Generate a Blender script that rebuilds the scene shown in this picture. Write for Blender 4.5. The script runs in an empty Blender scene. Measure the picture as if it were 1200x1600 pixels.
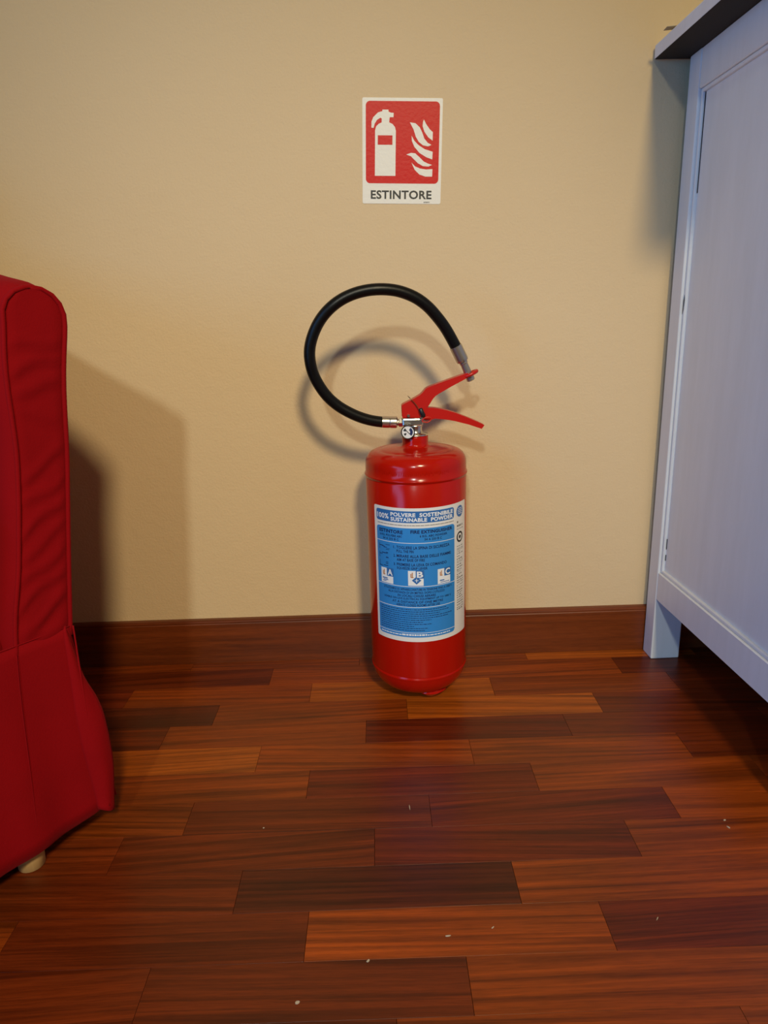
import bpy, bmesh, math, random
from mathutils import Vector, Matrix

random.seed(7)
scene = bpy.context.scene
C = scene.collection

# ------------------------------------------------------------------ camera
cam_data = bpy.data.cameras.new('camera')
cam = bpy.data.objects.new('camera', cam_data)
C.objects.link(cam)
cam_data.sensor_fit = 'VERTICAL'
cam_data.sensor_height = 36.0
cam_data.lens = 36.0 * 1062.0 / 1600.0
cam_data.clip_start = 0.02
M = Matrix(((0.99947, 0.03180, -0.00602, 0.0),
            (-0.01427, 0.26740, -0.96348, -1.13),
            (-0.02902, 0.96306, 0.26772, 0.5854),
            (0, 0, 0, 1)))
q = M.to_quaternion()
cam.rotation_mode = 'QUATERNION'
cam.rotation_quaternion = q
cam.location = M.translation
scene.camera = cam

# ------------------------------------------------------------------ world, lights, exposure
vs = scene.view_settings
vs.view_transform = 'Standard'
vs.look = 'None'
vs.gamma = 1.0
vs.use_curve_mapping = False
vs.exposure = 0.0

world = bpy.data.worlds.new('world')
scene.world = world
world.use_nodes = True
world.node_tree.nodes['Background'].inputs[0].default_value = (0.6, 0.75, 1.0, 1)
world.node_tree.nodes['Background'].inputs[1].default_value = 0.05


def spot_light(name, loc, aim, watts, col, rad, deg):
    l = bpy.data.lights.new(name, 'SPOT')
    l.energy = watts
    l.color = col
    l.shadow_soft_size = rad
    l.spot_size = math.radians(deg)
    l.spot_blend = 1.0
    o = bpy.data.objects.new(name, l)
    o.location = loc
    o.rotation_mode = 'QUATERNION'
    o.rotation_quaternion = (Vector(aim) - Vector(loc)).to_track_quat('-Z', 'Y')
    C.objects.link(o)
    return o


# a shaded lamp behind the camera on the right (beam and spill), a cooler one on the left, blue evening daylight in the left window
spot_light('lamp_beam', (0.46, -2.73, 2.17), (-0.06, -0.05, 0.28), 138, (0.95, 0.86, 0.84), 0.15, 34)
spot_light('lamp_spill', (0.46, -2.73, 2.17), (0.10, -0.05, 0.10), 108, (1.0, 0.74, 0.10), 0.15, 170)
spot_light('cool_lamp_beam', (-0.42, -3.5, 2.08), (-0.13, -0.05, 0.28), 138, (0.80, 0.90, 0.86), 0.085, 34)
wl = bpy.data.lights.new('window_daylight', 'AREA')
wl.shape = 'RECTANGLE'
wl.size = 1.4
wl.size_y = 2.2
wl.energy = 48
wl.color = (0.10, 0.43, 1.0)
wo = bpy.data.objects.new('window_daylight', wl)
wo.location = (-1.95, -2.3, 0.75)
wo.rotation_euler = (0, math.radians(-90), 0)
C.objects.link(wo)


# ------------------------------------------------------------------ material helpers
def srgb(r, g, b):
    def f(c):
        c /= 255.0
        return c / 12.92 if c <= 0.04045 else ((c + 0.055) / 1.055) ** 2.4
    return (f(r), f(g), f(b), 1.0)


def mat(name, col, rough=0.5, metal=0.0, coat=0.0, spec=0.5):
    m = bpy.data.materials.new(name)
    m.use_nodes = True
    b = m.node_tree.nodes['Principled BSDF']
    b.inputs['Base Color'].default_value = col
    b.inputs['Roughness'].default_value = rough
    b.inputs['Metallic'].default_value = metal
    b.inputs['Coat Weight'].default_value = coat
    b.inputs['Coat Roughness'].default_value = 0.08
    b.inputs['Specular IOR Level'].default_value = spec
    return m


def N(m, typ, **kw):
    n = m.node_tree.nodes.new(typ)
    for k, v in kw.items():
        setattr(n, k, v)
    return n


def link(m, a, b):
    m.node_tree.links.new(a, b)


def bsdf(m):
    return m.node_tree.nodes['Principled BSDF']


def coords(m, scale=(1, 1, 1), out='Object'):
    tc = N(m, 'ShaderNodeTexCoord')
    mp = N(m, 'ShaderNodeMapping')
    mp.inputs['Scale'].default_value = scale
    link(m, tc.outputs[out], mp.inputs['Vector'])
    return mp.outputs['Vector']


def noise(m, vec, scale, detail=4, rough=0.5, dist=0.0):
    n = N(m, 'ShaderNodeTexNoise')
    n.inputs['Scale'].default_value = scale
    n.inputs['Detail'].default_value = detail
    n.inputs['Roughness'].default_value = rough
    n.inputs['Distortion'].default_value = dist
    link(m, vec, n.inputs['Vector'])
    return n.outputs['Fac']


def ramp(m, fac, stops):
    r = N(m, 'ShaderNodeValToRGB')
    e = r.color_ramp.elements
    e[0].position, e[0].color = stops[0]
    e[1].position, e[1].color = stops[-1]
    for p, c in stops[1:-1]:
        x = e.new(p)
        x.color = c
    link(m, fac, r.inputs['Fac'])
    return r.outputs['Color']


def bump(m, height, strength, dist=0.001):
    b = N(m, 'ShaderNodeBump')
    b.inputs['Strength'].default_value = strength
    b.inputs['Distance'].default_value = dist
    link(m, height, b.inputs['Height'])
    link(m, b.outputs['Normal'], bsdf(m).inputs['Normal'])


def mix(m, fac, a, b, mode='MIX'):
    x = N(m, 'ShaderNodeMix', data_type='RGBA', blend_type=mode)
    for sock, v in ((x.inputs[0], fac), (x.inputs[6], a), (x.inputs[7], b)):
        if hasattr(v, 'is_linked') or hasattr(v, 'links'):
            link(m, v, sock)
        else:
            sock.default_value = v
    return x.outputs[2]


G = lambda v: (v, v, v, 1)

# plaster
M_wall = mat('cream_plaster', srgb(217, 191, 152), 0.75, spec=0.25)
v = coords(M_wall)
big = noise(M_wall, v, 2.2, 3)
fine = noise(M_wall, v, 260, 5, 0.6)
mid = noise(M_wall, v, 45, 4, 0.6)
link(M_wall, mix(M_wall, big, srgb(214, 187, 147), srgb(221, 195, 157)), bsdf(M_wall).inputs['Base Color'])
bump(M_wall, mix(M_wall, 0.55, fine, mid), 0.7, 0.0022)
M_ceil = mat('warm_ceiling_paint', srgb(205, 180, 145), 0.8)


# wood
def wood(name, base=None, rough=0.3, per_object=False, axis=0):
    m = mat(name, base or (0.2, 0.08, 0.03, 1), rough, spec=0.5)
    b = bsdf(m)
    tc = N(m, 'ShaderNodeTexCoord')
    vec = tc.outputs['Object']
    oi = N(m, 'ShaderNodeObjectInfo')
    if per_object:
        mul = N(m, 'ShaderNodeVectorMath', operation='SCALE')
        cx = N(m, 'ShaderNodeCombineXYZ')
        link(m, oi.outputs['Random'], cx.inputs[0])
        r2 = N(m, 'ShaderNodeMath', operation='MULTIPLY')
        r2.inputs[1].default_value = 7.31
        link(m, oi.outputs['Random'], r2.inputs[0])
        link(m, r2.outputs[0], cx.inputs[1])
        link(m, r2.outputs[0], cx.inputs[2])
        link(m, cx.outputs[0], mul.inputs[0])
        mul.inputs['Scale'].default_value = 23.0
        add = N(m, 'ShaderNodeVectorMath', operation='ADD')
        link(m, vec, add.inputs[0])
        link(m, mul.outputs[0], add.inputs[1])
        vec = add.outputs[0]
        # each plank is sawn at its own small angle to the grain
        ang = N(m, 'ShaderNodeMapRange')
        ang.inputs['To Min'].default_value = -0.07
        ang.inputs['To Max'].default_value = 0.07
        fr = N(m, 'ShaderNodeMath', operation='FRACT')
        r3 = N(m, 'ShaderNodeMath', operation='MULTIPLY')
        r3.inputs[1].default_value = 91.7
        link(m, oi.outputs['Random'], r3.inputs[0])
        link(m, r3.outputs[0], fr.inputs[0])
        link(m, fr.outputs[0], ang.inputs['Value'])
        rot = N(m, 'ShaderNodeVectorRotate', rotation_type='Z_AXIS')
        link(m, tc.outputs['Object'], rot.inputs['Vector'])
        link(m, ang.outputs[0], rot.inputs['Angle'])
        link(m, rot.outputs[0], add.inputs[0])

    def mapped(sc):
        mp = N(m, 'ShaderNodeMapping')
        mp.inputs['Scale'].default_value = sc
        link(m, vec, mp.inputs['Vector'])
        return mp.outputs[0]
    # slow wander of the grain across the plank, then stripes along it
    stripe = noise(m, mapped((2.2, 150, 150)), 1.0, 3, 0.6, 0.5)
    broad = noise(m, mapped((2.4, 34, 34)), 1.0, 3, 0.5, 1.2)
    pores = noise(m, mapped((45, 900, 900)), 1.0, 2, 0.6)
    s1 = ramp(m, stripe, [(0.34, G(0.55 if per_object else 0.78)), (0.45, G(0.84 if per_object else 0.94)), (0.55, G(1.03)), (0.68, G(1.36 if per_object else 1.12))])
    s2 = ramp(m, broad, [(0.3, G(0.68)), (0.5, G(1.0)), (0.7, G(1.22))])
    s3 = ramp(m, pores, [(0.35, G(0.80)), (0.55, G(1.0)), (0.9, G(1.08))])
    col = oi.outputs['Color'] if per_object else None
    if col is None:
        rgb = N(m, 'ShaderNodeRGB')
        rgb.outputs[0].default_value = base
        col = rgb.outputs[0]
    c = mix(m, 1.0, col, s1, 'MULTIPLY')
    c = mix(m, 1.0, c, s2, 'MULTIPLY')
    c = mix(m, 1.0, c, s3, 'MULTIPLY')
    link(m, c, b.inputs['Base Color'])
    rr = ramp(m, broad, [(0.3, G(rough - 0.04)), (0.7, G(rough + 0.06))])
    link(m, rr, b.inputs['Roughness'])
    bump(m, pores, 0.10, 0.0004)
    return m


M_plank = wood('varnished_red_brown_parquet', rough=0.32, per_object=True)
bsdf(M_plank).inputs['Specular IOR Level'].default_value = 0.34
M_base = wood('varnished_skirting_wood', srgb(112, 50, 15), 0.36)
M_floor = mat('parquet_beyond', srgb(110, 58, 28), 0.3)
bt = N(M_floor, 'ShaderNodeTexBrick')
bt.offset = 0.37
bt.inputs['Color1'].default_value = srgb(128, 68, 32)
bt.inputs['Color2'].default_value = srgb(92, 46, 24)
bt.inputs['Mortar'].default_value = srgb(40, 18, 8)
bt.inputs['Scale'].default_value = 1.0
bt.inputs['Mortar Size'].default_value = 0.0008
bt.inputs['Brick Width'].default_value = 0.3005
bt.inputs['Row Height'].default_value = 0.0581
link(M_floor, coords(M_floor), bt.inputs['Vector'])
link(M_floor, bt.outputs['Color'], bsdf(M_floor).inputs['Base Color'])
M_gap = mat('dark_subfloor', srgb(40, 20, 10), 0.8)

# painted cabinet
M_white = mat('worn_white_paint', srgb(228, 228, 230), 0.42)
v = coords(M_white, (9, 9, 1.3))
n1 = noise(M_white, v, 6, 5, 0.6)
link(M_white, mix(M_white, ramp(M_white, n1, [(0.35, G(0)), (0.75, G(1))]), srgb(230, 231, 234), srgb(223, 224, 226)), bsdf(M_white).inputs['Base Color'])
bump(M_white, noise(M_white, coords(M_white, (60, 60, 10)), 5, 4), 0.08, 0.0006)
M_under = mat('dark_underside', srgb(38, 32, 28), 0.8)
M_chip = mat('bare_chipped_paint', srgb(105, 108, 112), 0.7)
M_gapline = mat('dark_panel_gap', srgb(50, 46, 44), 0.8)

# fabric
M_red = mat('red_cotton_slipcover', srgb(140, 4, 16), 0.9, spec=0.15)
bsdf(M_red).inputs['Sheen Weight'].default_value = 0.25
bsdf(M_red).inputs['Sheen Tint'].default_value = srgb(220, 60, 70)
bsdf(M_red).inputs['Sheen Roughness'].default_value = 0.4
v = coords(M_red)
link(M_red, mix(M_red, noise(M_red, v, 14, 4), srgb(128, 1, 8), srgb(146, 2, 12)), bsdf(M_red).inputs['Base Color'])
w1 = N(M_red, 'ShaderNodeTexWave')
w1.inputs['Scale'].default_value = 420
link(M_red, v, w1.inputs['Vector'])
bump(M_red, mix(M_red, 0.5, noise(M_red, v, 600, 2), noise(M_red, v, 40, 4)), 0.4, 0.0012)
M_legwood = mat('pale_turned_wood', srgb(205, 165, 110), 0.5)
v = coords(M_legwood, (60, 60, 8))
link(M_legwood, mix(M_legwood, noise(M_legwood, v, 3), srgb(190, 150, 96), srgb(216, 178, 124)), bsdf(M_legwood).inputs['Base Color'])

# extinguisher
M_ext = mat('glossy_red_enamel', srgb(176, 20, 6), 0.17, spec=0.30)
bump(M_ext, noise(M_ext, coords(M_ext), 160, 2), 0.035, 0.001)
M_lever = mat('satin_red_enamel', srgb(190, 20, 12), 0.32)
M_rubber = mat('black_rubber_hose', srgb(9, 9, 10), 0.38, spec=0.28)
bump(M_rubber, noise(M_rubber, coords(M_rubber), 300, 3), 0.15, 0.0006)
M_chrome = mat('nickel_plated_brass', srgb(214, 209, 200), 0.27, metal=1.0)
bump(M_chrome, noise(M_chrome, coords(M_chrome), 220, 2), 0.12, 0.0008)
M_crimp = mat('dull_crimped_steel', srgb(190, 184, 174), 0.34, metal=0.95)
M_dialrim = mat('dark_gauge_rim', srgb(70, 66, 64), 0.3, metal=1.0)
M_dial = mat('white_gauge_dial', srgb(228, 226, 226), 0.25)
M_dark = mat('black_print', srgb(20, 20, 22), 0.5)
M_blackpl = mat('black_plastic', srgb(26, 24, 24), 0.4)
M_redpl = mat('red_plastic_ring', srgb(200, 40, 20), 0.35)
M_brass = mat('thin_brass_wire', srgb(140, 110, 70), 0.35, metal=1.0)
M_labwhite = mat('white_label_foil', srgb(232, 230, 228), 0.3)
M_labblue = mat('blue_label_print', srgb(50, 136, 212), 0.3)
M_labblue2 = mat('deep_blue_label_print', srgb(50, 108, 176), 0.3)
M_labnavy = mat('navy_label_print', srgb(22, 34, 84), 0.35)
M_labwp = mat('white_label_print', srgb(236, 238, 242), 0.3)
M_labgrey = mat('grey_label_print', srgb(120, 116, 112), 0.4)
M_laborange = mat('orange_label_print', srgb(190, 120, 60), 0.4)

# sign
M_signw = mat('white_sign_vinyl', srgb(232, 226, 214), 0.42, spec=0.35)
M_signr = mat('red_sign_print', srgb(204, 10, 8), 0.42, spec=0.22)
for mm in (M_signw, M_signr):
    bump(mm, noise(mm, coords(mm), 190, 3), 0.28, 0.0010)
M_flake = mat('white_paint_flake', srgb(190, 172, 150), 0.7)
M_paper = mat('pale_paper', srgb(170, 155, 125), 0.7)


# ------------------------------------------------------------------ object helpers
def tag(o, label=None, cat=None, group=None, kind=None):
    if label:
        o['label'] = label
    if cat:
        o['category'] = cat
    if group:
        o['group'] = group
    if kind:
        o['kind'] = kind
    return o


def obj(name, bm_or_mesh, material, parent=None, smooth=False, inv=None):
    if isinstance(bm_or_mesh, bmesh.types.BMesh):
        me = bpy.data.meshes.new(name)
        bm_or_mesh.to_mesh(me)
        bm_or_mesh.free()
    else:
        me = bm_or_mesh
    if material is not None and not me.materials:
        for mm in (material if isinstance(material, (list, tuple)) else [material]):
            me.materials.append(mm)
    if smooth:
        for p in me.polygons:
            p.use_smooth = True
    o = bpy.data.objects.new(name, me)
    C.objects.link(o)
    if parent is not None:
        o.parent = parent
    return o


def empty(name, loc=(0, 0, 0), rz=0.0):
    o = bpy.data.objects.new(name, None)
    o.empty_display_size = 0.05
    o.location = loc
    o.rotation_euler = (0, 0, rz)
    C.objects.link(o)
    return o


def box(bm, x0, x1, y0, y1, z0, z1, bev=0.0, seg=1):
    vs_ = [bm.verts.new((x, y, z)) for x in (x0, x1) for y in (y0, y1) for z in (z0, z1)]
    idx = [(0, 1, 3, 2), (4, 6, 7, 5), (0, 4, 5, 1), (2, 3, 7, 6), (0, 2, 6, 4), (1, 5, 7, 3)]
    fs = [bm.faces.new([vs_[i] for i in f]) for f in idx]
    if bev > 0:
        es = set()
        for f in fs:
            es.update(f.edges)
        bmesh.ops.bevel(bm, geom=list(es), offset=bev, segments=seg, affect='EDGES', profile=0.5)
    return fs


def boxm(x0, x1, y0, y1, z0, z1, bev=0.0, seg=1):
    bm = bmesh.new()
    box(bm, x0, x1, y0, y1, z0, z1, bev, seg)
    bmesh.ops.recalc_face_normals(bm, faces=bm.faces)
    return bm


def lathe(bm, prof, seg=48, mtx=None, cap0=True, cap1=True):
    """prof: list of (r, z) ; around local z"""
    rings = []
    for r, z in prof:
        ring = []
        for i in range(seg):
            a = 2 * math.pi * i / seg
            p = Vector((r * math.cos(a), r * math.sin(a), z))
            if mtx is not None:
                p = mtx @ p
            ring.append(bm.verts.new(p))
        rings.append(ring)
    for a, b in zip(rings[:-1], rings[1:]):
        for i in range(seg):
            j = (i + 1) % seg
            bm.faces.new((a[i], a[j], b[j], b[i]))
    if cap0:
        bm.faces.new(list(reversed(rings[0])))
    if cap1:
        bm.faces.new(rings[-1])


def frame_to(p0, p1):
    """matrix with local z from p0 to p1, origin p0"""
    p0, p1 = Vector(p0), Vector(p1)
    z = (p1 - p0).normalized()
    m = z.to_track_quat('Z', 'Y').to_matrix().to_4x4()
    m.translation = p0
    return m


def rod(bm, p0, p1, prof, seg=20):
    """prof: (r, t) with t metres along p0->p1"""
    lathe(bm, prof, seg, frame_to(p0, p1))


def catmull(pts, n=6, closed=False):
    pts = [Vector(p) for p in pts]
    out = []
    m = len(pts)
    rng = range(m if closed else m - 1)
    for i in rng:
        if closed:
            p0, p1, p2, p3 = pts[(i - 1) % m], pts[i], pts[(i + 1) % m], pts[(i + 2) % m]
        else:
            p0, p1, p2, p3 = pts[max(i - 1, 0)], pts[i], pts[i + 1], pts[min(i + 2, m - 1)]
        for k in range(n):
            t = k / n
            out.append(0.5 * ((2 * p1) + (-p0 + p2) * t + (2 * p0 - 5 * p1 + 4 * p2 - p3) * t * t + (-p0 + 3 * p1 - 3 * p2 + p3) * t ** 3))
    if not closed:
        out.append(pts[-1])
    return out


def tube(bm, path, r, seg=12, caps=True, closed=False):
    path = [Vector(p) for p in path]
    n = len(path)
    up = None
    rings = []
    for i, p in enumerate(path):
        if closed:
            t = (path[(i + 1) % n] - path[(i - 1) % n]).normalized()
        else:
            t = (path[min(i + 1, n - 1)] - path[max(i - 1, 0)]).normalized()
        if up is None:
            up = t.orthogonal().normalized()
        up = (up - t * up.dot(t)).normalized()
        sd = t.cross(up)
        rr = r[i] if isinstance(r, (list, tuple)) else r
        rings.append([bm.verts.new(p + rr * (math.cos(2 * math.pi * k / seg) * up + math.sin(2 * math.pi * k / seg) * sd)) for k in range(seg)])
    prs = list(zip(rings[:-1], rings[1:]))
    if closed:
        prs.append((rings[-1], rings[0]))
    for a, b in prs:
        for i in range(seg):
            j = (i + 1) % seg
            bm.faces.new((a[i], a[j], b[j], b[i]))
    if caps and not closed:
        bm.faces.new(list(reversed(rings[0])))
        bm.faces.new(rings[-1])


def grid_faces(bm, rows, closed=False):
    vv = [[bm.verts.new(p) for p in r] for r in rows]
    for a, b in zip(vv[:-1], vv[1:]):
        m = len(a)
        for i in range(m if closed else m - 1):
            j = (i + 1) % m
            bm.faces.new((a[i], a[j], b[j], b[i]))
    return vv


def prism(bm, poly, y0, y1):
    """poly in (x, z), extruded from y0 to y1"""
    a = [bm.verts.new((x, y0, z)) for x, z in poly]
    b = [bm.verts.new((x, y1, z)) for x, z in poly]
    n = len(poly)
    fa = bm.faces.new(a)
    fb = bm.faces.new(list(reversed(b)))
    fa.normal_update()
    fb.normal_update()
    for i in range(n):
        j = (i + 1) % n
        bm.faces.new((a[i], b[i], b[j], a[j]))
    bmesh.ops.triangulate(bm, faces=[fa, fb], ngon_method='EAR_CLIP')


def fin(bm):
    bmesh.ops.recalc_face_normals(bm, faces=bm.faces)
    return bm


def text_polys(body, bold=0.0):
    """flat mesh data of a text: (verts2d, faces), normalised so the box is 0..1 x 0..1 with the true size kept aside"""
    cu = bpy.data.curves.new('lettering', 'FONT')
    cu.body = body
    cu.size = 1.0
    cu.offset = bold
    cu.resolution_u = 3
    cu.space_word = 1.0
    cu.space_character = 1.06
    o = bpy.data.objects.new('lettering_tmp', cu)
    C.objects.link(o)
    dg = bpy.context.evaluated_depsgraph_get()
    dg.update()
    me = bpy.data.meshes.new_from_object(o.evaluated_get(dg))
    vs2 = [(w.co.x, w.co.y) for w in me.vertices]
    fs = [tuple(p.vertices) for p in me.polygons]
    bpy.data.objects.remove(o)
    bpy.data.curves.remove(cu)
    bpy.data.meshes.remove(me)
    xs = [a for a, b in vs2]
    ys = [b for a, b in vs2]
    x0, x1, y0, y1 = min(xs), max(xs), min(ys), max(ys)
    return [((a - x0) / (x1 - x0), (b - y0) / (y1 - y0)) for a, b in vs2], fs


# ------------------------------------------------------------------ the room
X0, X1, Y0, Z1 = -2.0, 1.9, -5.2, 2.8


def wallobj(name, x0, x1, y0, y1, z0, z1, m):
    return tag(obj(name, boxm(x0, x1, y0, y1, z0, z1), m), kind='structure')


wallobj('wall_back', X0, X1, 0.0, 0.1, -0.02, Z1, M_wall)
wallobj('wall_left', X0 - 0.1, X0, Y0, 0.1, -0.02, Z1, M_wall)
wallobj('wall_right', X1, X1 + 0.1, Y0, 0.1, -0.02, Z1, M_wall)
wallobj('wall_front', X0, X1, Y0 - 0.1, Y0, -0.02, Z1, M_wall)
wallobj('ceiling', X0 - 0.1, X1 + 0.1, Y0 - 0.1, 0.1, Z1, Z1 + 0.1, M_ceil)

# floor: subfloor with a frame of distant parquet, planks as children
PX0, PX1, PW, PL = -1.25, 1.25, 0.0581, 0.3005
ROWS = 22
ROW1 = 0.0208
PYN = ROW1 - PW * ROWS
bm = bmesh.new()


def quad(bm, x0, x1, y0, y1, z, mi):
    f = bm.faces.new([bm.verts.new(p) for p in ((x0, y0, z), (x1, y0, z), (x1, y1, z), (x0, y1, z))])
    f.material_index = mi


quad(bm, PX0, PX1, PYN, 0.05, -0.009, 1)
quad(bm, X0, PX0, Y0, 0.05, -0.0003, 0)
quad(bm, PX1, X1, Y0, 0.05, -0.0003, 0)
quad(bm, PX0, PX1, Y0, PYN, -0.0003, 0)
floor = tag(obj('floor', bm, [M_floor, M_gap]), kind='structure')

# joint position (x) of each row, counted from the wall
JX = {1: 0.255, 2: 0.103, 3: 0.1767, 4: 0.0329, 5: 0.2695, 6: 0.1185, 7: 0.194, 8: 0.051, 9: 0.282, 10: 0.1345, 11: 0.214, 12: 0.0687, 13: 0.301}
for k in range(14, ROWS + 1):
    JX[k] = JX[k - 4] + 0.0165
TONE = {'l': (160, 78, 18), 'm': (135, 58, 13), 'd': (108, 42, 11), 'k': (88, 34, 12), 'r': (106, 38, 12), 'o': (144, 62, 13)}
# tones of the planks one can pick out, keyed by the plank left of each joint index (0 = the joint listed above)
PT = {2: {-1: 'd', 0: 'm', 1: 'm', 2: 'd'}, 3: {-1: 'm', 0: 'l', 1: 'm', 2: 'd'}, 4: {-1: 'k', 0: 'm', 1: 'l', 2: 'd'},
      5: {-2: 'd', -1: 'm', 0: 'r', 1: 'd', 2: 'd'}, 6: {-1: 'l', 0: 'o', 1: 'm', 2: 'd'}, 7: {-1: 'm', 0: 'r', 1: 'm', 2: 'm'},
      8: {-1: 'm', 0: 'd', 1: 'r', 2: 'o'}, 9: {-1: 'd', 0: 'r', 1: 'o', -2: 'd'}, 10: {-1: 'd', 0: 'k', 1: 'o', 2: 'm'},
      11: {-1: 'd', 0: 'o', 1: 'r', 2: 'm'}, 12: {-1: 'd', 0: 'd', 1: 'm', 2: 'm'}, 13: {-1: 'd', 0: 'm', 1: 'm'}}
# R9: joint 0 at .282 -> the plank left of it is -1 step; keep the dictionary aligned with what is left of the listed joint
plank_meshes = {}


def plank_mesh(L, W):
    key = (round(L, 4), round(W, 4))
    if key not in plank_meshes:
        b = boxm(-L / 2 + 0.00022, L / 2 - 0.00022, -W / 2 + 0.00012, W / 2 - 0.00012, -0.0085, 0.0, 0.00006, 1)
        me = bpy.data.meshes.new('plank')
        b.to_mesh(me)
        b.free()
        me.materials.append(M_plank)
        plank_meshes[key] = me
    return plank_meshes[key]


for k in range(1, ROWS + 1):
    yt, yb = ROW1 - PW * (k - 1), ROW1 - PW * k
    yt = min(yt, 0.0)
    j = -8
    while True:
        xr = JX[k] + j * PL
        xl = xr - PL
        if xl > PX1:
            break
        a, b_ = max(xl, PX0), min(xr, PX1)
        if b_ - a > 0.01:
            me = plank_mesh(b_ - a, yt - yb)
            o = obj('plank', me, None, floor)
            o.location = ((a + b_) / 2, (yt + yb) / 2, random.uniform(-0.00008, 0.0))
            o.rotation_euler = (random.uniform(-0.0008, 0.0008), random.uniform(-0.0003, 0.0003), math.pi if random.random() < 0.5 else 0)
            t = PT.get(k, {}).get(j) or random.choice('lmmdro')
            c = srgb(*TONE[t])
            f = random.uniform(0.92, 1.08)
            o.color = (c[0] * f, c[1] * f, c[2] * f, 1)
        j += 1

# skirting board: moulded profile swept along the back wall
prof = [(-0.0005, 0.0), (-0.0115, 0.0), (-0.0115, 0.0755), (-0.0105, 0.0768), (-0.0105, 0.0778), (-0.0112, 0.0790), (-0.0105, 0.0815), (-0.0085, 0.0832), (-0.0005, 0.0835)]
bm = bmesh.new()
ends = []
for x in (X0, X1):
    ends.append([bm.verts.new((x, y, z + 0.0004)) for y, z in prof])
for i in range(len(prof) - 1):
    bm.faces.new((ends[0][i], ends[1][i], ends[1][i + 1], ends[0][i + 1]))
bm.faces.new(ends[0])
bm.faces.new(list(reversed(ends[1])))
tag(obj('baseboard_back', fin(bm), M_base), kind='structure')

# ------------------------------------------------------------------ fire extinguisher
EX, EY, ER = 0.0568, -0.1115, 0.0768
ext = tag(empty('fire_extinguisher', (EX, EY, 0)), 'red powder fire extinguisher with black hose standing on parquet against cream wall', 'fire extinguisher')


def W(p):          # world -> extinguisher local
    return Vector((p[0] - EX, p[1] - EY, p[2]))


bm = bmesh.new()
prof = [(0.004, 0.0125), (0.030, 0.0128), (0.046, 0.0145), (0.056, 0.0178), (0.0645, 0.0240), (0.0710, 0.0320), (0.0748, 0.0410), (0.0764, 0.0470),
        (0.0768, 0.0490), (0.0772, 0.0500), (0.0776, 0.0515), (0.0772, 0.0530), (0.0762, 0.0540), (0.0765, 0.0555), (0.0768, 0.0575),
        (0.0768, 0.150), (0.0768, 0.250), (0.0768, 0.3605), (0.0760, 0.3616), (0.0766, 0.3628), (0.0780, 0.3642), (0.0785, 0.3657), (0.0780, 0.3672), (0.0768, 0.3684),
        (0.0768, 0.3800), (0.0764, 0.3850), (0.0750, 0.3895), (0.0724, 0.3938), (0.0685, 0.3972), (0.0630, 0.3997), (0.0575, 0.4008), (0.0545, 0.4004), (0.0525, 0.4014), (0.0450, 0.4029),
        (0.0330, 0.4040), (0.0250, 0.4046), (0.0212, 0.4058), (0.0199, 0.4085), (0.0196, 0.4125), (0.0196, 0.4200), (0.0190, 0.4212), (0.012, 0.4214)]
lathe(bm, prof, 96)
body = obj('cylinder', fin(bm), M_ext, ext, smooth=True)
# three pressed feet of the base
for ang in (-65, 55, 175):
    a = math.radians(ang)
    bm = bmesh.new()
    lathe(bm, [(0.0270, 0.0175), (0.0215, 0.0130), (0.0155, 0.0078), (0.0095, 0.0030), (0.0050, 0.0007), (0.0020, 0.0001)], 24, Matrix.Translation((0.0365 * math.cos(a), 0.0365 * math.sin(a), 0)))
    obj('foot', fin(bm), M_ext, ext, smooth=True)


def cylp(ang, z, r):
    a = math.radians(ang)
    return Vector((r * math.sin(a), -r * math.cos(a), z))


def patch(name, a0, a1, z0, z1, r, m, parent, corner=0.0, na=None):
    """a rectangle wrapped on the cylinder, optional rounded corners (metres)"""
    bm = bmesh.new()
    na = na or max(2, int(abs(a1 - a0) / 3))
    cang = math.degrees(corner / ER)
    cols = [a0 + (a1 - a0) * i / na for i in range(na + 1)]
    if corner > 0:
        ex = [a0 + cang * t for t in (0.0, 0.08, 0.25, 0.5, 1.0)] + [a1 - cang * t for t in (1.0, 0.5, 0.25, 0.08, 0.0)]
        cols = sorted(set([c for c in cols if a0 + cang < c < a1 - cang] + ex))
    lo, hi = [], []
    for c in cols:
        d = min(c - a0, a1 - c)
        ins = 0.0
        if corner > 0 and d < cang:
            t = 1 - d / cang
            ins = corner * (1 - math.sqrt(max(0.0, 1 - t * t)))
        lo.append(cylp(c, z0 + ins, r))
        hi.append(cylp(c, z1 - ins, r))
    grid_faces(bm, [lo, hi])
    return obj(name, bm, m, parent)


label = patch('label', -57.3, 67.5, 0.117, 0.3275, ER + 0.0003, M_labwhite, ext, 0.003)
label['label'] = 'blue and white printed instruction label'
R1, R2, R3 = ER + 0.0005, ER + 0.0007, ER + 0.0009
patch('header_panel', -53.2, 42.2, 0.3055, 0.3230, R1, M_labblue2, label, 0.004)
patch('instruction_panel', -53.2, 43.0, 0.1245, 0.2975, R1, M_labblue, label, 0.005)


def ctext(body, a0, a1, z0, z1, r, m, name='lettering', bold=0.0):
    vs2, fs = text_polys(body, bold)
    bm = bmesh.new()
    vv = [bm.verts.new(cylp(a0 + (a1 - a0) * x, z0 + (z1 - z0) * y, r)) for x, y in vs2]
    for f in fs:
        try:
            bm.faces.new([vv[i] for i in f])
        except ValueError:
            pass
    return obj(name, bm, m, label)


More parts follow.
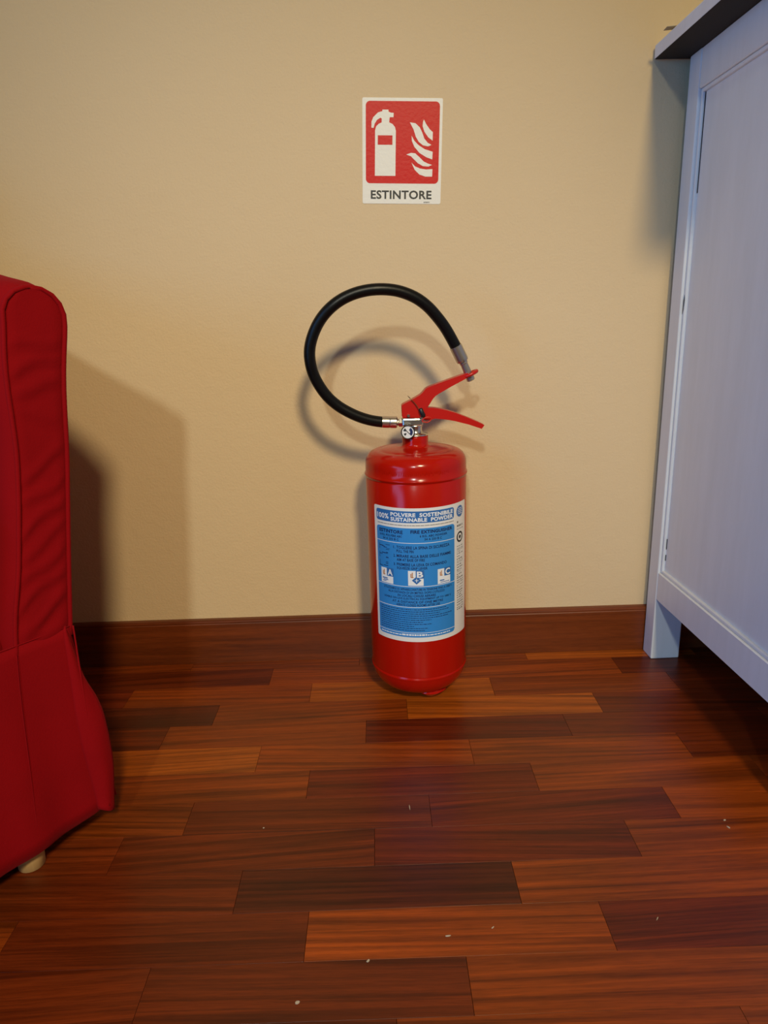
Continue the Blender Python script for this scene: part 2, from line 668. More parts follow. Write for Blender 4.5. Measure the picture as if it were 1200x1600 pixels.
ctext('100%', -51.5, -35.0, 0.3095, 0.3175, R2, M_labwp, bold=0.02)
ctext('POLVERE  SOSTENIBILE', -32.5, 40.2, 0.3145, 0.3205, R2, M_labwp, bold=0.035)
ctext('SUSTAINABLE  POWDER', -32.5, 40.2, 0.3072, 0.3132, R2, M_labwp, bold=0.035)
ctext('ESTINTORE', -48.6, -18.6, 0.2882, 0.2937, R2, M_labnavy, bold=0.035)
ctext('FIRE EXTINGUISHER', -10.0, 39.2, 0.2895, 0.2947, R2, M_labnavy, bold=0.035)
ctext('6 KG. POLVERE ABC', -48.0, -19.5, 0.2827, 0.2862, R2, M_labnavy, bold=0.022)
ctext('34 A 233 B C', -43.5, -23.5, 0.2776, 0.2811, R2, M_labnavy, bold=0.022)
ctext('6 KG. ABC POWDER', 0.0, 32.0, 0.2838, 0.2873, R2, M_labnavy, bold=0.022)
ctext('34 A 233 B C', 5.0, 25.0, 0.2787, 0.2822, R2, M_labnavy, bold=0.022)
patch('rule', -53.2, 43.0, 0.2743, 0.2751, R2, M_labwp, label)
for (num, l1, w1_, l2, w2_, zt) in (('1.', 'TOGLIERE LA SPINA DI SICUREZZA', 35.0, 'PULL THE PIN', -7.0, 0.2700),
                                  ('2.', 'MIRARE ALLA BASE DELLE FIAMME', 37.0, 'AIM AT BASE OF FIRE', 5.0, 0.2568),
                                  ('3.', 'PREMERE LA LEVA DI COMANDO', 31.0, 'SQUEEZE GRIP LEVER', 8.0, 0.2436)):
    ctext(num, -30.0, -27.6, zt - 0.0046, zt - 0.0004, R2, M_labnavy, bold=0.022)
    ctext(l1, -26.2, w1_, zt - 0.0046, zt, R2, M_labnavy, bold=0.022)
    ctext(l2, -26.2, w2_, zt - 0.0104, zt - 0.0060, R2, M_labnavy, bold=0.022)


def strokes(name, specs, r, m):
    """small printed marks: list of (a0, a1, z0, z1)"""
    bm = bmesh.new()
    for a0, a1, z0, z1 in specs:
        grid_faces(bm, [[cylp(a0, z0, r), cylp((a0 + a1) / 2, z0, r), cylp(a1, z0, r)], [cylp(a0, z1, r), cylp((a0 + a1) / 2, z1, r), cylp(a1, z1, r)]])
    o_ = obj(name, bm, m, label)
    if 'print' in name:
        o_['kind'] = 'stuff'
    return o_


# small how-to drawings left of the three steps
for zt in (0.2700, 0.2568, 0.2436):
    s = []
    for i in range(6):
        a = -50 + random.uniform(0, 11)
        z = zt - 0.0095 + random.uniform(0, 0.009)
        s.append((a, a + random.uniform(1.5, 6), z, z + random.uniform(0.0004, 0.0012)))
    s.append((-49.5, -49.0, zt - 0.009, zt))
    strokes('step_drawing', s, R2, M_labnavy)
# class A, B, C squares
for a0, a1, z0, ch, kind in ((-47.5, -31.2, 0.2085, 'A', 0), (-13.6, 3.4, 0.2085, 'B', 1), (19.6, 36.0, 0.2085, 'C', 2)):
    w = a1 - a0
    patch('class_square', a0, a1, z0, z0 + 0.0235, R2, M_labwp, label)
    patch('class_letter_field', a0 + w * 0.5, a1 + w * 0.04, z0 + 0.0115, z0 + 0.0245, R3, M_labblue2, label)
    ctext(ch, a0 + w * 0.57, a0 + w * 0.97, z0 + 0.0130, z0 + 0.0228, R3 + 0.0002, M_labwp, bold=0.03)
    strokes('flame_mark', [(a0 + w * 0.16, a0 + w * 0.22, z0 + 0.013, z0 + 0.019), (a0 + w * 0.25, a0 + w * 0.31, z0 + 0.014, z0 + 0.021), (a0 + w * 0.2, a0 + w * 0.36, z0 + 0.0125, z0 + 0.0138)], R3, M_laborange)
    if kind == 0:
        strokes('log_mark', [(a0 + w * 0.12, a0 + w * 0.55, z0 + 0.0068, z0 + 0.0085), (a0 + w * 0.2, a0 + w * 0.6, z0 + 0.0045, z0 + 0.0058), (a0 + w * 0.14, a0 + w * 0.45, z0 + 0.0025, z0 + 0.0036)], R3, M_labblue2)
    elif kind == 1:
        bm = bmesh.new()
        ca, cz = a0 + w * 0.55, z0 + 0.0085
        st = [-1.0, -0.6, -0.3, 0.0, 0.3, 0.6, 1.0]
        grid_faces(bm, [[cylp(ca + 5.2 * t, cz - 0.0062 * (1.001 - abs(t)), R3) for t in st], [cylp(ca + 5.2 * t, cz + 0.0062 * (1.001 - abs(t)), R3) for t in st]])
        obj('diamond_mark', bm, M_labblue2, label)
        strokes('cross_mark', [(ca - 2.1, ca + 2.1, cz - 0.0004, cz + 0.0004), (ca - 0.35, ca + 0.35, cz - 0.0028, cz + 0.0028)], R3 + 0.0002, M_labwp)
    else:
        strokes('burner_mark', [(a0 + w * 0.15, a0 + w * 0.5, z0 + 0.0045, z0 + 0.0062), (a0 + w * 0.2, a0 + w * 0.9, z0 + 0.002, z0 + 0.003)], R3, M_labblue2)
patch('rule', -53.2, 43.0, 0.2066, 0.2074, R2, M_labwp, label)
for i, (t, a0, a1) in enumerate((('UTILIZZABILE SU APPARECCHIATURE IN TENSIONE FINO A 1000 V', -44, 38), ('ALLA DISTANZA DI UN METRO. DOPO L\'UTILIZZO', -38, 28), ('IN LOCALI CHIUSI AERARE', -26, 17),
                                 ('USABLE ON LIVE ELECTRICAL EQUIPMENT UP TO 1000 V', -44, 37), ('AT A DISTANCE OF ONE METRE', -33, 26), ('AERATE CLOSED ROOMS AFTER USE', -28, 22))):
    z = 0.2042 - i * 0.00505
    ctext(t, a0, a1, z - 0.0037, z, R2, M_labnavy, bold=0.018)
patch('rule', -53.2, 43.0, 0.1733, 0.1741, R2, M_labwp, label)
# the small print: rows of dashes that stay unreadable in the photograph
s = []
for i in range(11):
    z = 0.1705 - i * 0.0034
    a = -50.0
    end = (30, 34, 22, 38, 33, 12, 2, 12, -8, 8, 4)[i]
    while a < end:
        w = random.uniform(0.9, 3.4)
        s.append((a, min(a + w, end), z - 0.0010, z))
        a += w + random.uniform(0.4, 0.9)
strokes('small_print', s, R2, M_labnavy)
patch('rule', -53.2, 43.0, 0.1316, 0.1323, R2, M_labwp, label)
s = []
a = -50
while a < 36:
    w = random.uniform(1.5, 4.5)
    s.append((a, a + w, 0.1272, 0.1272 + (0.0026 if -22 < a < 6 else 0.0016)))
    a += w + 0.7
strokes('small_print', s, R2, M_labwp)
s = []
a = -51
while a < 41:
    w = random.uniform(2, 6)
    s.append((a, min(a + w, 41.5), 0.3012, 0.3021))
    a += w + 0.5
strokes('small_print', s, R2, M_labgrey)


def disc(name, ac, zc, r_in, r_out, r, m, par=label, seg=28):
    bm = bmesh.new()
    ring = lambda rr: [cylp(ac + math.degrees(rr * math.cos(2 * math.pi * i / seg) / ER), zc + rr * math.sin(2 * math.pi * i / seg), r) for i in range(seg)]
    if r_in > 0:
        grid_faces(bm, [ring(r_in), ring(r_out)], closed=True)
    else:
        grid_faces(bm, [ring(r_out * t) for t in (0.02, 0.35, 0.7, 1.0)], closed=True)
    return obj(name, bm, m, par)


disc('round_seal', 53.2, 0.3135, 0, 0.0088, R1, M_labblue2)
strokes('seal_print', [(49.5, 57, 0.3175, 0.3184), (48.6, 57.8, 0.3148, 0.3157), (48.6, 57.8, 0.3122, 0.3131), (49.5, 57, 0.3095, 0.3104)], R2, M_labwp)
disc('ring_mark', 53.3, 0.2735, 0.0058, 0.0085, R1, M_dark)
disc('ring_mark', 53.3, 0.2735, 0.0, 0.0028, R1, M_dark)
s = []
z = 0.299
while z > 0.156:
    if 0.262 < z < 0.285:
        z -= 0.004
        continue
    h = random.uniform(0.0006, 0.0018) if z < 0.29 else 0.003
    a = 47.5
    while a < 60:
        w = random.uniform(1.2, 4.5)
        s.append((a, min(a + w, 61), z - h, z))
        a += w + random.uniform(0.5, 2.0)
        if random.random() < 0.18:
            break
    z -= h + random.uniform(0.0012, 0.0032)
strokes('side_print', s, R1, M_labgrey)
# lettering stamped in the shoulder
bm = bmesh.new()
a = -42
while a < 34:
    w = random.uniform(0.9, 1.7)
    for k in range(2):
        z0 = 0.3725 + random.uniform(0, 0.004)
        x0 = a + random.uniform(0, w * 0.5)
        lo = [cylp(x0, z0, ER - 0.0002), cylp(x0 + 0.7, z0, ER - 0.0002)]
        hi = [cylp(x0, z0 + random.uniform(0.0012, 0.004), ER + 0.0004), cylp(x0 + 0.7, z0 + 0.003, ER + 0.0004)]
        top = [p + Vector((0, 0, 0.0012)) for p in hi]
        grid_faces(bm, [lo, hi, top])
    a += w + 0.9
obj('stamped_lettering', bm, M_ext, ext)

# valve
bm = bmesh.new()
lathe(bm, [(0.0193, 0.4213), (0.0195, 0.4222), (0.0188, 0.4240), (0.0120, 0.4246), (0.0108, 0.4262), (0.0102, 0.4300), (0.0108, 0.4345), (0.0118, 0.4372)], 32)
valve = obj('valve', fin(bm), M_chrome, ext, smooth=True)
bm = boxm(0.0375 - EX, 0.0682 - EX, -0.0115, 0.0115, 0.4362, 0.4480, 0.0022, 2)
obj('valve_head', bm, M_chrome, valve)
bm = bmesh.new()
rod(bm, W((0.0395, EY, 0.4412)), W((0.0290, EY, 0.4414)), [(0.0050, 0), (0.0050, 0.0105)], 20)
obj('hose_outlet', fin(bm), M_crimp, valve)
bm = bmesh.new()
rod(bm, W((0.0385, EY, 0.4411)), W((0.0325, EY, 0.4412)), [(0.0066, 0), (0.0070, 0.0006), (0.0070, 0.0054), (0.0066, 0.006)], 6)
obj('hexagon_nut', fin(bm), M_chrome, valve)

# pressure gauge
gc = W((0.0448, EY - 0.0265, 0.4301))
gd = Vector((-0.10, -1.0, 0.10)).normalized()
gauge_m = frame_to(gc - gd * 0.009, gc)
bm = bmesh.new()
lathe(bm, [(0.0040, -0.010), (0.0040, 0.000), (0.0088, 0.0005), (0.0100, 0.0020), (0.0104, 0.0075), (0.0102, 0.0094), (0.0096, 0.0098), (0.0090, 0.0094), (0.0088, 0.0082)], 36, gauge_m, cap1=False)
gauge = obj('pressure_gauge', fin(bm), M_dialrim, ext, smooth=True)
bm = bmesh.new()
lathe(bm, [(0.0001, 0.0082), (0.0089, 0.0082)], 36, gauge_m, cap0=False, cap1=False)
obj('dial', fin(bm), M_dial, gauge)


def dial_poly(name, pts, m, h=0.0084):
    bm = bmesh.new()
    rt = Vector((1, 0, 0))
    rt = (rt - gd * rt.dot(gd)).normalized()
    up = rt.cross(gd) * -1
    if up.z < 0:
        up = -up
    o_ = gc - gd * 0.009 + gd * h
    bm.faces.new([bm.verts.new(o_ + rt * x * 0.0089 + up * y * 0.0089) for x, y in pts])
    return obj(name, bm, m, gauge)


def sector(a0, a1, r0, r1, n=10):
    A = [math.radians(a0 + (a1 - a0) * i / n) for i in range(n + 1)]
    return [(r1 * math.cos(t), r1 * math.sin(t)) for t in A] + [(r0 * math.cos(t), r0 * math.sin(t)) for t in reversed(A)]


dial_poly('dial_scale', sector(-50, 60, 0.36, 0.82), M_labnavy)
dial_poly('dial_scale', sector(125, 165, 0.40, 0.8), M_dark)
dial_poly('dial_scale', sector(200, 232, 0.35, 0.75), M_dark)
dial_poly('dial_needle', [(-0.42, 0.30), (-0.34, 0.40), (0.42, -0.38), (0.36, -0.44)], M_dark, 0.0087)


# carrying handle and squeeze lever: folded sheet channels
def channel(name, upper, lower, half_w, m, parent, th=0.0014, taper=None):
    """upper/lower: polylines (x, z) from the valve outwards; two cheeks joined by the upper web"""
    bm = bmesh.new()
    poly = [(x - EX, z) for x, z in upper] + [(x - EX, z) for x, z in reversed(lower)]
    for sgn in (-1, 1):
        y1 = sgn * half_w
        prism(bm, poly, y1, y1 - sgn * th)
    web = [Vector((x - EX, 0, z)) for x, z in upper]
    rows = []
    for i, p in enumerate(web):
        t = (web[min(i + 1, len(web) - 1)] - web[max(i - 1, 0)]).normalized()
        nn = Vector((-t.z, 0, t.x))
        if nn.z < 0:
            nn = -nn
        hw = half_w - th * 0.5
        a_ = p + nn * 0.0003
        b_ = p - nn * th
        rows.append([a_ + Vector((0, -hw, 0)), a_ + Vector((0, hw, 0)), b_ + Vector((0, hw, 0)), b_ + Vector((0, -hw, 0))])
    vv = grid_faces(bm, rows, closed=True)
    bm.faces.new(vv[0])
    bm.faces.new(vv[-1])
    return obj(name, fin(bm), m, parent)


up_u = [(0.0371, 0.4667), (0.0390, 0.4685), (0.0516, 0.4745), (0.0645, 0.4815), (0.0685, 0.4850), (0.0729, 0.4902), (0.0770, 0.4925), (0.0985, 0.4998), (0.1200, 0.5067), (0.1345, 0.5115)]
up_l = [(0.0376, 0.4490), (0.0663, 0.4484), (0.0725, 0.4543), (0.0756, 0.4640), (0.0841, 0.4765), (0.0875, 0.4800), (0.0909, 0.4822), (0.1105, 0.4928), (0.1250, 0.5000), (0.1350, 0.5052)]
handle = channel('carrying_handle', up_u, up_l, 0.0105, M_lever, ext)
bm = bmesh.new()
rc = W((0.1385, EY, 0.5092))
na_ = (W((0.1409, -0.111, 0.5003)) - W((0.1283, -0.113, 0.5281))).normalized()
e1 = Vector((0.93, 0, 0.36)).normalized()
e1 = (e1 - na_ * e1.dot(na_) * 0.6).normalized()
e2 = Vector((0, 1, 0))
tube(bm, [rc + e1 * 0.0115 * math.cos(t) + e2 * 0.0108 * math.sin(t) for t in [2 * math.pi * i / 32 for i in range(32)]], 0.0026, 10, closed=True)
obj('nozzle_ring', fin(bm), M_lever, handle, smooth=True)
lv_u = [(0.0702, 0.4590), (0.0726, 0.4614), (0.0756, 0.4625), (0.0840, 0.4619), (0.0922, 0.4605), (0.1040, 0.4577), (0.1165, 0.4537), (0.1378, 0.4447), (0.1500, 0.4392), (0.1600, 0.4341)]
lv_l = [(0.0693, 0.4453), (0.0730, 0.4441), (0.0769, 0.4440), (0.0861, 0.4463), (0.0982, 0.4451), (0.1070, 0.4437), (0.1165, 0.4415), (0.1378, 0.4355), (0.1490, 0.4314), (0.1562, 0.4288)]
channel('squeeze_lever', lv_u, lv_l, 0.0085, M_lever, ext)
# rivets of the handle
for x, z in ((0.0468, 0.4520), (0.0655, 0.4480)):
    bm = bmesh.new()
    rod(bm, W((x, EY - 0.0100, z)), W((x, EY - 0.0135, z)), [(0.0024, 0), (0.0024, 0.0026), (0.0016, 0.0035)], 16)
    obj('rivet', fin(bm), M_chrome, handle)
# safety pin with its seal
bm = bmesh.new()
tube(bm, catmull([W(p) for p in ((0.0470, EY - 0.002, 0.4800), (0.0490, EY - 0.0125, 0.4785), (0.0567, EY - 0.0135, 0.4700), (0.0620, EY - 0.0140, 0.4620), (0.0656, EY - 0.0145, 0.4549))], 5), 0.0006, 8)
pin = obj('safety_pin', fin(bm), M_brass, ext, smooth=True)
bm = bmesh.new()
rod(bm, W((0.0640, EY - 0.0150, 0.4630)), W((0.0695, EY - 0.0150, 0.4500)), [(0.0022, 0), (0.0032, 0.0015), (0.0034, 0.0115), (0.0024, 0.0140)], 14)
obj('seal_tag', fin(bm), M_blackpl, pin, smooth=True)
bm = bmesh.new()
tube(bm, catmull([W(p) for p in ((0.0668, EY - 0.0150, 0.4440), (0.0705, EY - 0.0155, 0.4490), (0.0780, EY - 0.0150, 0.4492), (0.0800, EY - 0.0140, 0.4460), (0.0760, EY - 0.0145, 0.4425), (0.0710, EY - 0.0150, 0.4425))], 6, closed=True), 0.0009, 8, closed=True)
obj('pull_ring', fin(bm), M_redpl, pin, smooth=True)

# hose
hp = [(0.0075, -0.1115, 0.4425), (-0.0124, -0.115, 0.4469), (-0.034, -0.1185, 0.4557), (-0.0569, -0.122, 0.47), (-0.0745, -0.1263, 0.4883), (-0.0877, -0.1307, 0.5124), (-0.0926, -0.135, 0.5336),
      (-0.0922, -0.1368, 0.5533), (-0.0858, -0.1385, 0.5734), (-0.0743, -0.1402, 0.593), (-0.0582, -0.142, 0.6092), (-0.039, -0.1407, 0.621), (-0.0157, -0.1393, 0.6285), (0.0093, -0.138, 0.6308),
      (0.0342, -0.1347, 0.6281), (0.0575, -0.1313, 0.6195), (0.0756, -0.128, 0.607), (0.0912, -0.1238, 0.5905), (0.1043, -0.1197, 0.5729), (0.1182, -0.1155, 0.5487)]
hp = [(0.0130, -0.1113, 0.4422)] + hp
bm = bmesh.new()
tube(bm, catmull([W(p) for p in hp], 5), 0.0082, 20)
hose = obj('hose', fin(bm), M_rubber, ext, smooth=True)
bm = bmesh.new()
rod(bm, W((0.0075, EY, 0.4428)), W((0.0315, EY, 0.4414)), [(0.0080, 0), (0.0088, 0.0006), (0.0088, 0.0110), (0.0084, 0.0118), (0.0088, 0.0126), (0.0088, 0.0215), (0.0070, 0.0230)], 28)
obj('ferrule', fin(bm), M_chrome, hose, smooth=False)
p0, p1, p2 = W((0.1174, -0.1155, 0.5502)), W((0.1286, -0.1130, 0.5278)), W((0.1412, -0.1110, 0.4998))
bm = bmesh.new()
L1 = (p1 - p0).length
rod(bm, p0, p1, [(0.0082, 0), (0.0092, 0.0005), (0.0092, L1 * 0.86), (0.0086, L1 * 0.97), (0.0064, L1)], 28)
obj('ferrule', fin(bm), M_crimp, hose)
bm = bmesh.new()
L2 = (p2 - p1).length
rod(bm, p1 - (p2 - p1).normalized() * 0.002, p2, [(0.0064, 0), (0.0064, 0.005), (0.0056, 0.006), (0.0058, L2 * 0.55), (0.0062, L2 * 0.9), (0.0062, L2 + 0.001), (0.0048, L2 + 0.002)], 24)
obj('nozzle', fin(bm), M_crimp, hose)

# ------------------------------------------------------------------ wall sign
SW, SH = 0.1192, 0.1442
sign = tag(empty('fire_extinguisher_sign', (-0.0114, -0.0006, 0.7627)), 'red and white fire extinguisher sign reading ESTINTORE on cream wall', 'sign')
sign.rotation_euler = (0, math.radians(1.95), 0)


def S(px, py):       # printed artwork coordinates -> sign plane
    t = (py - 95) / 1245.0
    l, r = 115 + 15 * t, 1062 - 22 * t
    return ((px - l) / (r - l) * SW, (1 - t) * SH)


def rrect(x0, x1, z0, z1, r, n=6):
    pts = []
    for cx_, cz_, a0 in ((x1 - r, z1 - r, 0), (x0 + r, z1 - r, 90), (x0 + r, z0 + r, 180), (x1 - r, z0 + r, 270)):
        for i in range(n + 1):
            a = math.radians(a0 + 90 * i / n)
            pts.append((cx_ + r * math.cos(a), cz_ + r * math.sin(a)))
    return pts


def flat(name, poly, y, m, parent, th=0.00012):
    bm = bmesh.new()
    prism(bm, poly, -y, -y + th)
    return obj(name, fin(bm), m, parent)


flat('sign_sheet', rrect(0, SW, 0, SH, 0.0022), 0.0, M_signw, sign, 0.0006)
(rx0, rz1), (rx1, rz0) = S(155, 133), S(1012, 1095)
red = flat('red_field', rrect(rx0, rx1, rz0, rz1, 0.0062), 0.00014, M_signr, sign)
pic = [(270, 1005), (268, 470), (280, 425), (310, 395), (343, 380), (345, 335), (330, 325), (290, 350), (262, 395), (250, 443), (225, 440), (225, 370), (245, 320), (300, 265), (350, 250), (352, 232), (422, 232), (424, 255), (450, 266), (484, 268), (482, 318), (440, 318), (435, 335), (432, 378), (470, 395), (500, 430), (511, 475), (510, 1005)]
p_ext = flat('extinguisher_pictogram', [S(*p) for p in pic], 0.00028, M_signw, sign)
flat('pictogram_band', [S(*p) for p in ((300, 528), (300, 638), (472, 638), (472, 528))], 0.00042, M_signr, sign)
FL = [[(838, 340), (870, 400), (910, 455), (945, 485), (943, 585), (890, 545), (845, 480), (825, 420), (828, 370)],
      [(675, 375), (740, 385), (790, 430), (820, 490), (845, 560), (885, 610), (930, 635), (890, 652), (830, 640), (780, 600), (745, 540), (720, 460)],
      [(697, 530), (730, 590), (780, 640), (850, 685), (945, 715), (940, 805), (870, 780), (790, 730), (730, 660), (700, 590)],
      [(635, 750), (690, 730), (740, 735), (790, 780), (840, 830), (890, 855), (940, 870), (895, 890), (830, 885), (770, 850), (720, 800), (690, 770)],
      [(697, 845), (740, 890), (800, 915), (870, 925), (943, 920), (940, 1010), (860, 1010), (790, 985), (735, 930)]]
for f in FL:
    flat('flame_pictogram', [S(*p) for p in f], 0.00028, M_signw, sign)


def stext(body, px0, px1, pyt, pyb, m, bold):
    vs2, fs = text_polys(body, bold)
    (x0, zt), (x1, zb) = S(px0, pyt), S(px1, pyb)
    bm = bmesh.new()
    vv = [bm.verts.new((x0 + (x1 - x0) * a, -0.0002, zb + (zt - zb) * b)) for a, b in vs2]
    for f in fs:
        try:
            bm.faces.new([vv[i] for i in f])
        except ValueError:
            pass
    obj('lettering', bm, m, sign)


stext('ESTINTORE', 224, 934, 1178, 1284, M_dark, 0.028)
stext('60601', 842, 912, 1311, 1328, M_dark, 0.02)

# ------------------------------------------------------------------ white cabinet
cab = tag(empty('cabinet', (0.4690, 0, 0), 0.022), 'white painted wooden cabinet with panelled side and overhanging top beside the wall', 'cabinet')
CW, CD = 0.86, 0.487
PR, PD = -0.0140, 0.0345        # rear of the rear posts, post depth
ZR0, ZR1, ZT0, ZT1 = 0.1125, 0.1625, 0.892, 0.9435
for xa, nm in ((0.0, 'l'), (CW - 0.05, 'r')):
    for ya in (PR - PD, -CD + 0.03):
        obj('post', boxm(xa, xa + 0.05, ya, ya + PD, 0.0, ZT1, 0.0018, 2), M_white, cab)
for xa, s_ in ((0.0, 1), (CW, -1)):
    xs = sorted((xa + s_ * 0.0008, xa + s_ * 0.024))
    ya, yb = -CD + 0.03 + PD, PR - PD
    obj('rail', boxm(xs[0], xs[1], ya, yb, ZR0, ZR1, 0.0012, 1), M_white, cab)
    obj('rail', boxm(xs[0], xs[1], ya, yb, ZT0, ZT1, 0.0012, 1), M_white, cab)
    xs = sorted((xa + s_ * 0.0085, xa + s_ * 0.016))
    pan = obj('side_panel', boxm(xs[0], xs[1], ya - 0.002, yb + 0.002, ZR1 - 0.004, ZT0 + 0.004), M_white, cab)
    # moulding strips around the panel
    for (b0, b1, c0, c1) in ((yb - 0.0055, yb, ZR1, ZT0), (ya, ya + 0.0055, ZR1, ZT0), (ya + 0.0055, yb - 0.0055, ZR1, ZR1 + 0.0055), (ya + 0.0055, yb - 0.0055, ZT0 - 0.0055, ZT0)):
        xs = sorted((xa + s_ * 0.0040, xa + s_ * 0.012))
        obj('panel_moulding', boxm(xs[0], xs[1], b0, b1, c0, c1, 0.0016, 2), M_white, cab)
    if s_ == 1:
        for z0, z1 in ((0.755, 0.885), (0.206, 0.224), (0.186, 0.196), (0.868, 0.890)):
            obj('panel_crack', boxm(0.0078, 0.0090, yb - 0.0072, yb - 0.0056, z0, z1), M_gapline, pan)
        bm = bmesh.new()
        prism(bm, [(0.0, 0.585), (0.0032, 0.592), (0.0046, 0.606), (0.0030, 0.614), (0.0002, 0.604)], 0, 0.0004)
        ch = obj('paint_chip', fin(bm), M_chip, pan)
        ch.rotation_euler = (0, 0, math.radians(-90))
        ch.location = (0.0036, yb - 0.0005, 0.0)
obj('back_panel', boxm(0.05, CW - 0.05, PR - 0.012, PR - 0.004, ZR0, ZT1), M_white, cab)
obj('bottom_board', boxm(0.012, CW - 0.012, -CD + 0.04, PR - 0.012, ZR0 + 0.006, ZR0 + 0.024), M_white, cab)
obj('rail', boxm(0.05, CW - 0.05, -CD + 0.032, -CD + 0.054, ZR0, ZR1, 0.0012), M_white, cab)
obj('rail', boxm(0.05, CW - 0.05, -CD + 0.032, -CD + 0.054, ZT0, ZT1, 0.0012), M_white, cab)
for xa, xk in ((0.052, 0.41), (0.432, 0.45)):
    dr = obj('door', boxm(xa, xa + 0.376, -CD + 0.031, -CD + 0.050, ZR1 + 0.002, ZT0 - 0.002, 0.0015), M_white, cab)
    bm = bmesh.new()
    rod(bm, (xk, -CD + 0.031, 0.56), (xk, -CD + 0.005, 0.56), [(0.006, 0), (0.006, 0.008), (0.013, 0.013), (0.014, 0.020), (0.008, 0.026)], 20)
    obj('knob', fin(bm), M_chrome, dr, smooth=True)
# overhanging top, its underside face in a darker colour
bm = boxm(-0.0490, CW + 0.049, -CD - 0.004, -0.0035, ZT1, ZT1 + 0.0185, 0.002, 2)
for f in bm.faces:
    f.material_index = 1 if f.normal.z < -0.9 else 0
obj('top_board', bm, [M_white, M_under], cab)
# a curled scrap of paper on the top, its corner sticking out
bm = bmesh.new()
rows = []
for i in range(7):
    t = i / 6.0
    rows.append([Vector((0.4155 + 0.060 * t, -0.046 - 0.012 * k - 0.030 * t, 0.9632 + 0.0030 * (1 - t) ** 2 + 0.0004 * k)) for k in (0.0, 0.5, 1.0)])
grid_faces(bm, rows)
ppr = obj('paper_scrap', bm, M_paper, None)
sm = ppr.modifiers.new('thick', 'SOLIDIFY')
sm.thickness = 0.0006
tag(ppr, 'small curled scrap of paper on the rear corner of the cabinet top', 'paper')

# ------------------------------------------------------------------ red armchair
TH = math.radians(52)
U = Vector((math.cos(TH), math.sin(TH), 0))
NN = Vector((math.sin(TH), -math.cos(TH), 0))
K = Vector((-0.36, -0.405, 0))
chair = tag(empty('armchair', K), 'red slipcovered armchair with piped arm and pleated skirt left of the extinguisher', 'armchair')


def A(s, n, z):      # s along the front (outer arm side positive), n outwards from the front, z up
    return U * s + NN * n + Vector((0, 0, z))


AW, AD = 0.72, 0.53   # overall width and depth
outer = [(0.245, -0.004), (0.2755, 0.0002), (0.3213, 0.0063), (0.3849, 0.0154), (0.4594, 0.0262), (0.4991, 0.0301), (0.54, 0.0348), (0.5721, 0.0411), (0.6018, 0.0475)]
inner = [(0.245, -0.066), (0.2893, -0.0605), (0.3385, -0.0476), (0.4181, -0.0340), (0.4682, -0.0276), (0.5079, -0.0266), (0.5447, -0.0258), (0.5748, -0.0225), (0.6018, -0.0175)]


def interp(tab, z):
    if z <= tab[0][0]:
        return tab[0][1]
    for (a, p), (b, r_) in zip(tab[:-1], tab[1:]):
        if z <= b:
            return p + (r_ - p) * (z - a) / (b - a)
    return tab[-1][1]


def sm_interp(tab, z):
    return (interp(tab, z - 0.018) + interp(tab, z) * 2 + interp(tab, z + 0.018)) / 4


def arm_edges(z):
    """inner and outer s of the arm front at height z, round top"""
    if z < 0.598:
        return sm_interp(inner, z), sm_interp(outer, z)
    zt = 0.6315
    t = min(1.0, (z - 0.598) / (zt - 0.598))
    i0, o0 = sm_interp(inner, 0.598), sm_interp(outer, 0.598)
    c, h = (i0 + o0) / 2, (o0 - i0) / 2
    k = math.sqrt(max(0.0, 1 - t ** 2.4))
    return c - h * k, c + h * k


ZS = [0.245 + (0.598 - 0.245) * i / 60 for i in range(61)] + [0.598 + 0.0335 * math.sin(math.pi / 2 * i / 9) for i in range(1, 10)]


def wrinkle(s, z):
    w = 0.0
    for z0, sl, amp, wd in ((0.575, 0.10, 0.0016, 0.006), (0.553, 0.22, 0.0020, 0.006), (0.532, 0.05, 0.0018, 0.007), (0.505, -0.3, 0.0010, 0.008), (0.452, 0.45, 0.0020, 0.006), (0.425, 0.40, 0.0018, 0.006), (0.400, 0.55, 0.0022, 0.006),
                        (0.375, 0.5, 0.0016, 0.006), (0.352, 0.5, 0.0018, 0.007), (0.330, 0.55, 0.0020, 0.006), (0.300, 0.5, 0.0026, 0.007), (0.272, 0.3, 0.0022, 0.006)):
        d = (z - z0 - sl * s - 0.004 * math.sin(s * 90 + z0 * 70)) / wd
        w += amp * (math.exp(-d * d) - 0.7 * math.exp(-(d + 1.3) ** 2))
    return w


# front panel of the arm (bulging, creased)
bm = bmesh.new()
rows = []
NS = 22
for z in ZS:
    si, so = arm_edges(z)
    row = []
    for i in range(NS + 1):
        t = i / NS
        s = si + (so - si) * t
        edge = min(1.0, 4 * t * (1 - t) * 1.6)
        row.append(A(s, 0.0035 * edge ** 0.5 + wrinkle(s, z) * edge, z))
    rows.append(row)
grid_faces(bm, rows)
obj('arm_front', fin(bm), M_red, chair, smooth=True)


